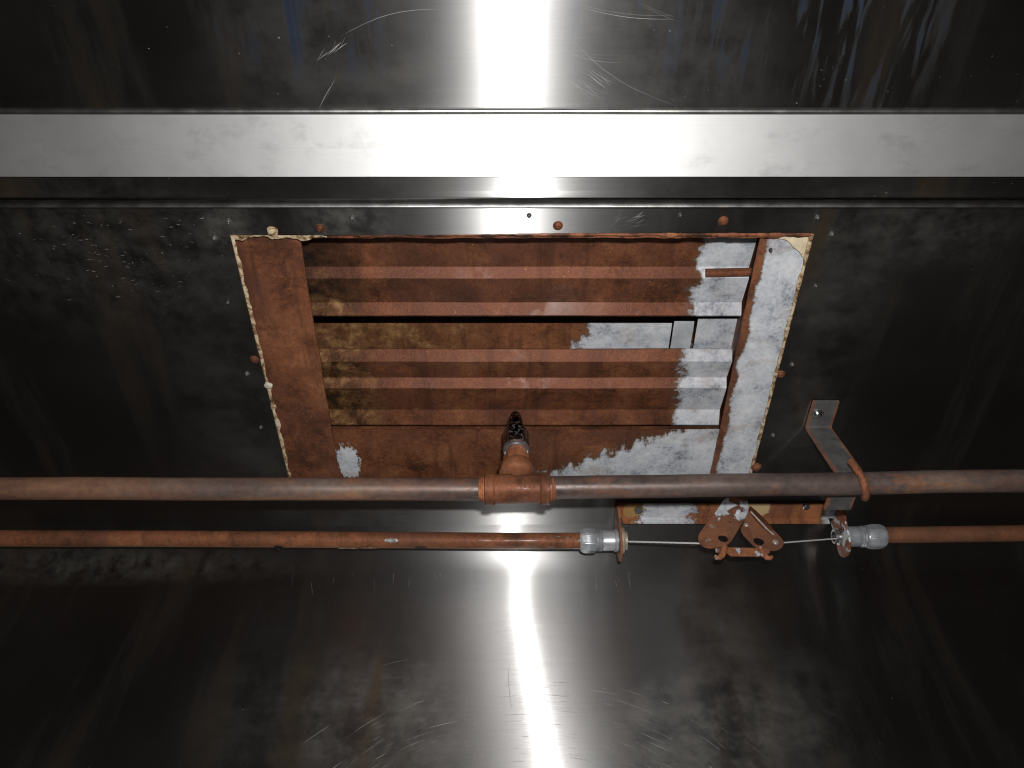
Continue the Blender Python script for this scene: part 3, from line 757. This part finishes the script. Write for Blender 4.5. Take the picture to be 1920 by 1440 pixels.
pipe_patch(655, 2.0, .012, conl, SEAL)

BRK = rust("bracket_rust_zinc", tone=1.45, hue=.5, seed=18, oc=.36, gloss=.55,
           galv=lambda t, x, y, z: t.math('MAXIMUM', t.math('MULTIPLY', t.step(t.math('ADD', x, edge_noise(t, .022, 40, 160)), P(1200, 957).x - .006, P(1200, 957).x + .006), t.step(t.math('ADD', x, edge_noise(t, .026, 40, 160)), P(1292, 957).x + .006, P(1292, 957).x - .006)), t.step(t.math('ADD', x, edge_noise(t, .01)), P(1535, 960).x - .004, P(1535, 960).x + .012)),
           spots=[(tuple(P(1190, 955, -.003)), (75, 75, 20), (.36, .23, .085)), (tuple(P(1423, 950, -.003)), (70, 60, 20), (.50, .38, .20))])
bx0, bx1 = P(1158, 955, -.003).x, P(1568, 955, -.003).x
by0, by1 = P(960, 944, -.003).y, P(960, 971, -.003).y
brk = thing('cable_bracket', P(1355, 955), 'rust and zinc bracket plate with two hanging ears screwed up below the pipe', 'bracket')
zp_ = ZC - .0030
pl = from_bm('plate', box(Vector(((bx0 + bx1) / 2, (by0 + by1) / 2, zp_)), bx1 - bx0, by1 - by0, .0022, .0006), BRK, brk)
from_bm('front_lip', box(Vector(((bx0 + bx1) / 2, by1 + .0002, zp_ - .0040)), bx1 - bx0 - .012, .0022, .0090, .0006), BRK, brk)
def ear(x, hole_c, z_bot, y_c):
    """hanging ear in a YZ plane, rounded at the foot, with a hole"""
    w0, w1 = by0 - .003 - y_c, by1 + .010 - y_c; r = .0185
    out = [(w0, 0), (w0 - .0005, -.016)]
    cz = hole_c - (ZC - .0028)
    for k in range(13):
        a = math.pi + math.pi * k / 12; out.append((hole_c_y - y_c + r * math.cos(a), cz - .006 + (r) * math.sin(a)))
    out += [(w1 + .001, -.014), (w1, 0)]
    return plate(out, [circle(hole_c_y - y_c, cz, .0078, 24)], Vector((x, y_c, ZC - .0028)), Vector((0, 1, 0)), Vector((0, 0, 1)), .0024, .0004)
pL, pR = PY(1158, 1013.5, YK), PY(1592, 1006, YK)
hole_c_y = YK
yc_ = (by0 + by1) / 2
from_bm('ear', ear(bx0 - .0008, pL.z, 0, yc_), BRK, brk)
EARR = rust("right_ear_zinc", tone=1.2, hue=.2, seed=19, galv=lambda t, x, y, z: t.step(t.noise(45, 5, .65), .46, .55))
from_bm('ear', ear(bx1 + .0008, pR.z, 0, yc_), EARR, brk)
def head(px, py, z, r=.0042):
    p = P(px, py, z)
    return ngon_lathe(p, Vector((0, 0, -1)), [(0, r), (.0030, r), (.0036, r * .75)], 6, .3, .0003)
from_bm('screw', head(1197, 955, -.0040, .0050), CSCREW, brk, autosm=.5)
from_bm('screw', head(1511, 948, -.0040, .0044), BOLT, brk, autosm=.5)
# zinc connectors
ZCON = plain("zinc_connector", (.40, .415, .44), .34, .4, 60, .35, .25, 90)
def connector(parent, x_in, x_out, pz, sgn, nut):
    c = Vector((x_in, YK, pz)); Lc = abs(x_out - x_in); d = Vector((sgn, 0, 0))
    prof = [(0, .0100), (0, .0124), (Lc * .07, .0126), (Lc * .09, .0112), (Lc * .36, .0113), (Lc * .40, .0108), (Lc * .43, .0119), (Lc * .46, .0109), (Lc * .49, .0120), (Lc * .52, .0110), (Lc * .56, .0112), (Lc * .60, .0088)]
    o = from_bm('connector', lathe(c, d, prof, 36, .0003), ZCON, parent, autosm=.5)
    from_bm('gland_nut', ngon_lathe(c + d * Lc * .54, d, [(0, .0126), (Lc * .10, .0142), (Lc * .34, .0142), (Lc * .45, .0116)], 9, .15, .0010), ZCON, o, autosm=.5)
    return o
xl_out = PY(1086, 1013, YK).x; cL = connector(conl, bx0 - .0022, xl_out, pL.z, -1, True)
from_bm('locknut', lathe(Vector((bx0 + .0008, YK, pL.z)), Vector((1, 0, 0)), [(0, .0085), (0, .0142), (.0020, .0150), (.0040, .0140), (.0042, .0105), (.0070, .0104), (.0072, .0072), (.002, .0070)], 26, .0004), plain("crusted_locknut", (.42, .38, .30), .5, .4, 70, .5, .4, 160), cL, autosm=.6)
xr_out = PY(1658, 1004, YK).x; cR = connector(conr, bx1 + .0022, xr_out, pR.z, 1, True)
from_bm('threaded_end', lathe(Vector((bx1 + .002, YK, pR.z)), Vector((-1, 0, 0)), [(0, .0076), (.003, .0078), (.0034, .0095), (.0050, .0096), (.0054, .0078), (.0066, .0080), (.0070, .0074), (.0098, .0078), (.0100, .0058), (.001, .0056)], 28, .0002), BOLT, cR, autosm=.5)
blob(PY(1580, 993, YK - .012), .0026, .9, plain("dark_red_grease", (.05, .012, .016), .15, 0), brk, 'grease_drop')

# fusible link: two levers and a link bar in an upright plane
YM = .652
def MP(cx, cy): return PY(1290 + cx / 10.1, 920 + cy / 10.1, YM)     # zoomed crop coordinates -> place
O_ = MP(1000, 600)
def m2(cx, cy): p = MP(cx, cy); return (p.x - O_.x, p.z - O_.z)
UX, UZ = Vector((1, 0, 0)), Vector((0, 0, 1))
px_m = (MP(1100, 600).x - MP(1000, 600).x) / 100.0
LEV = rust("lever_rust_zinc", tone=1.25, hue=.0, seed=21, oc=.48, brown=.4, gloss=.55,
           galv=lambda t, x, y, z: t.math('MULTIPLY', t.step(t.noise(36, 4, .6, vec=t.mapped(loc=(.3, .1, 0))), .40, .48),
                                          t.step(t.math('ADD', z, t.math('MULTIPLY_ADD', t.noise(60, 4, .6), .03, -.015)), MP(0, 640).z, MP(0, 520).z)))
LEVR = rust("lever_rust", tone=1.25, hue=-.1, seed=22, brown=.4, gloss=.48)
lnk = thing('fusible_link', MP(1000, 250), 'rusty two-lever fusible link hanging on the cable under the bracket', 'fusible link')
LO = [(700, 150), (1050, 150), (1110, 200), (1140, 330), (1125, 470), (960, 740), (790, 1040), (640, 1085), (500, 1110), (390, 1120), (270, 1085), (185, 980), (185, 880), (240, 790), (400, 580), (560, 380)]
lev = from_bm('lever', plate(smooth_poly([m2(*p) for p in LO], 2), [circle(*m2(657, 940), 92 * px_m), circle(*m2(790, 622), 24 * px_m, 10)], O_ + Vector((0, -.0022, 0)), UX, UZ, .0022, .0004), LEV, lnk)
RO = [(1090, 330), (1170, 330), (1400, 540), (1600, 700), (1780, 880), (1830, 960), (1800, 1050), (1700, 1110), (1560, 1110), (1280, 1050), (1190, 960), (975, 730), (1060, 600)]
lev2 = from_bm('lever', plate(smooth_poly([m2(*p) for p in RO], 2), [circle(*m2(1345, 940), 96 * px_m)], O_ + Vector((0, .0022, 0)), UX, UZ, .0020, .0004), LEVR, lnk)
DRK = rust("dark_red_flange", tone=.62, hue=-.4, gloss=.34, seed=23, wet=.6)
FO = [(1150, 320), (1200, 330), (1580, 690), (1590, 800), (1540, 810), (1180, 450)]
from_bm('raised_edge', plate(smooth_poly([m2(*p) for p in FO], 1), [], O_ + Vector((0, -.0008, 0)), UX, UZ, .0046, .0010), DRK, lev2)
from_bm('raised_edge_rim', tube([MP(1180, 440) + Vector((0, -.0032, 0)), MP(1330, 600) + Vector((0, -.0034, 0)), MP(1480, 760) + Vector((0, -.0034, 0)), MP(1620, 880) + Vector((0, -.003, 0))], .0012, 10), plain("worn_rim", (.55, .45, .42), .3, .5, 200, .5, .4, 300), lev2, autosm=.9)
# lanced windows and dimples on the left lever
for (cx, cy, w, h, ang) in ((455, 720, 120, 70, -.55), (370, 990, 120, 70, .55)):
    c = MP(cx, cy) + Vector((0, -.0036, 0))
    bm = box(Vector((0, 0, 0)), w * px_m, .0012, h * px_m, .0003); bm.transform(Matrix.Translation(c) @ Matrix.Rotation(ang * -1, 4, 'Y'))
    from_bm('lanced_tab', bm, plain("tab_metal", (.36, .26, .20), .35, .6, 200, .5, .4, 300), lev)
    bm = box(Vector((0, 0, 0)), (w + 50) * px_m, .0004, (h + 50) * px_m, .0001); bm.transform(Matrix.Translation(c + Vector((0, .0005, 0))) @ Matrix.Rotation(ang * -1, 4, 'Y'))
    from_bm('lanced_slot', bm, plain("slot_dark", (.03, .018, .014), .6), lev)
from_bm('rivet', lathe(MP(900, 420) + Vector((0, -.0030, 0)), Vector((0, -1, 0)), [(0, 100 * px_m), (.0014, 90 * px_m), (.0026, 60 * px_m), (.0030, 20 * px_m)], 22), LEV, lev, smooth=True)
from_bm('rivet', lathe(MP(1660, 970) + Vector((0, .0014, 0)), Vector((0, -1, 0)), [(0, 70 * px_m), (.0018, 64 * px_m), (.0030, 40 * px_m), (.0033, 12 * px_m)], 18), plain("pale_rivet", (.40, .32, .28), .45, .4, 200, .3), lev2, smooth=True)
from_bm('rivet', lathe(MP(1110, 640) + Vector((0, .0014, 0)), Vector((0, -1, 0)), [(0, 55 * px_m), (.0014, 50 * px_m), (.0024, 25 * px_m)], 16), plain("pale_rivet_2", (.45, .34, .28), .4, .4, 200, .3), lev2, smooth=True)
YEL = rust("ochre_link", tone=1.7, hue=.3, seed=24, oc=.40, galv=lambda t, x, y, z: t.step(t.noise(70, 4, .6), .58, .66), spots=[])
BO = [(520, 1075), (700, 1050), (1420, 1062), (1560, 1080), (1560, 1150), (1450, 1205), (820, 1200), (760, 1150), (540, 1130)]
bar = from_bm('link_bar', plate([m2(*p) for p in BO], [], O_ + Vector((0, .0030, 0)), UX, UZ, .0030, .0006), YEL, lnk)
from_bm('hook', tube([MP(*p) + Vector((0, .0006, 0)) for p in ((690, 1060), (680, 1140), (640, 1220), (590, 1265), (545, 1262), (515, 1232))], [.0038, .0038, .0034, .0028, .0024, .0018], 12), YEL, bar, autosm=.9)
from_bm('hook', tube([MP(*p) + Vector((0, .0006, 0)) for p in ((1370, 1080), (1400, 1150), (1450, 1215), (1500, 1262), (1550, 1270), (1595, 1245))], [.0034, .0034, .0032, .0028, .0024, .0018], 12), YEL, bar, autosm=.9)

# steel cable: seven twisted strands drawn as a rope surface
CABLE = plain("steel_cable", (.72, .71, .70), .32, .35)
cab = thing('steel_cable', MP(1000, 960), 'thin twisted steel cable strung between the conduit ends through the link', 'cable')
def rope(a, b, r, name):
    n = max(60, int((b - a).length / .0005)); pts = [a.lerp(b, i / n) for i in range(n + 1)]
    bm = tube(pts, r, 12, lambda i, an, p: 1 + .22 * math.cos(6 * an + i * .42))
    return from_bm(name, bm, CABLE, cab, smooth=True)
rope(Vector((bx0 - .002, YK, pL.z - .001)), MP(230, 962) + Vector((0, .003, 0)), .0009, 'cable_length')
rope(MP(1720, 945) + Vector((0, .004, 0)), Vector((bx1 + .004, YK, pR.z - .002)), .0008, 'cable_length')

# ---------------------------------------------------------------- scratches in the brushed sheet
SCR = None
def scratch_mat():
    t = NT("bright_scratch"); g = t.n('ShaderNodeNewGeometry')
    al = t.math('MULTIPLY_ADD', t.math('POWER', g.outputs['Random Per Island'], 2.2), .85, .07)
    al = t.math('MULTIPLY', al, t.math('MULTIPLY_ADD', t.noise(90, 3, .6), 1.4, .1), clamp=True)
    b = t.bsdf((.78, .78, .78), .40, .6); t.put(b.inputs['Alpha'], al); return t.m
SCR = scratch_mat()
def scratches(name, curves, parent):
    v, f = [], []
    for (pts, w) in curves:
        pts = [on_shell(*p) for p in pts]; base = len(v); n = len(pts)
        for i, (p, nr) in enumerate(pts):
            d = (pts[min(i + 1, n - 1)][0] - pts[max(i - 1, 0)][0])
            if d.length < 1e-9: d = Vector((1, 0, 0))
            s = d.normalized().cross(nr) * (w * .7 * max(.15, math.sin(math.pi * (i + .3) / (n - .4))))
            v += [p - s, p + s]
        for i in range(n - 1): f.append((base + 2 * i, base + 2 * i + 1, base + 2 * i + 3, base + 2 * i + 2))
    o = from_py(name, v, f, SCR, parent); o['kind'] = 'stuff'; return o
rnd = random.Random(3)
def seg(x0, y0, x1, y1, bow=0, n=8):
    return [(x0 + (x1 - x0) * i / n + bow * math.sin(math.pi * i / n) * (-(y1 - y0)) / 50, y0 + (y1 - y0) * i / n + bow * math.sin(math.pi * i / n) * (x1 - x0) / 50) for i in range(n + 1)]
cw = []
for k in range(420):                        # wiping arcs across the lower wall
    cx0, cy0 = 985 + rnd.uniform(-40, 40), 1790 + rnd.uniform(-30, 30); R = rnd.uniform(370, 520)
    a = rnd.uniform(-2.60, -.55); da = rnd.choice((.02, .04, .07, .10)) * rnd.uniform(.6, 1.6)
    pts = [(cx0 + R * 1.15 * math.cos(a + da * i / 6), cy0 + R * math.sin(a + da * i / 6)) for i in range(7)]
    if max(p[1] for p in pts) < 1500 and min(p[1] for p in pts) > 1090: cw.append((pts, rnd.choice((.00018, .00025, .0004))))
for k in range(46):                         # short nicks below the conduit
    x = rnd.choice((rnd.uniform(490, 900), rnd.uniform(640, 900), rnd.uniform(1110, 1260))); y = rnd.uniform(1050, 1095); l = rnd.uniform(10, 34)
    cw.append((seg(x, y, x + rnd.uniform(-6, 10), y + l, rnd.uniform(-2, 2)), rnd.choice((.0002, .0003))))
for s in ((955, 1240, 960, 1330), (1130, 1085, 1132, 1190), (1137, 1045, 1127, 1075), (1110, 1045, 1125, 1072), (1040, 1050, 1075, 1052)):
    cw.append((seg(*s, bow=2), .0004))
for k in range(8):
    x = rnd.uniform(640, 1000); y = rnd.uniform(1170, 1290); cw.append((seg(x, y, x + rnd.uniform(20, 90), y + rnd.uniform(-16, 0), -1), .0002))
scratches('scratches', cw, wall)
cc_ = []
for (x0, y0, x1, y1, b, n_) in ((640, 66, 830, 16, -4, 1), (1060, 60, 1270, 200, 4, 1), (1090, 10, 1260, 30, 2, 2), (1040, 80, 1160, 105, 3, 3), (1195, 3, 1270, 35, 1, 2), (780, 183, 850, 160, -2, 1)):
    for j in range(n_): cc_.append((seg(x0 + j * 5, y0 + j * 6, x1 + j * 4, y1 + j * 7, b), .0003))
for k in range(26):
    x = rnd.uniform(1060, 1130); y = rnd.uniform(125, 170); cc_.append((seg(x, y, x + rnd.uniform(20, 60), y + rnd.uniform(12, 36), 1), .00022))
for k in range(10):
    x = rnd.uniform(590, 640); cc_.append((seg(x, 115 - (x - 590) * .5, x + rnd.uniform(8, 30), 100 - (x - 590) * .5 - rnd.uniform(0, 14), -1), .0003))
cc_.append((seg(632, 138, 612, 188, 1), .0003)); cc_.append((seg(628, 150, 600, 200, 1), .0003))
for k in range(34):
    x, y = rnd.uniform(60, 1860), rnd.uniform(4, 195); cc_.append((seg(x, y, x + rnd.uniform(-4, 4), y + rnd.uniform(-3, 3), 0, 2), rnd.uniform(.0003, .0006)))
for k in range(24):
    x = rnd.uniform(1140, 1200); y = rnd.uniform(405, 430); cc_.append((seg(x, y, x + rnd.uniform(10, 26), y - rnd.uniform(4, 12), 0, 4), .0002))
for k in range(150):
    x, y = rnd.gauss(210, 100), rnd.gauss(455, 45)
    if y > 402 and 0 < x < 400: cc_.append((seg(x, y, x + rnd.uniform(2, 9), y + rnd.uniform(-2, 3), 0, 2), rnd.uniform(.0002, .0005)))
for k in range(16):
    x = rnd.uniform(700, 1130); y = rnd.uniform(946, 975); cc_.append((seg(x, y, x + rnd.uniform(10, 70), y + rnd.uniform(-4, 10), 1, 6), .0002))
scratches('scratches', cc_, ceiling)
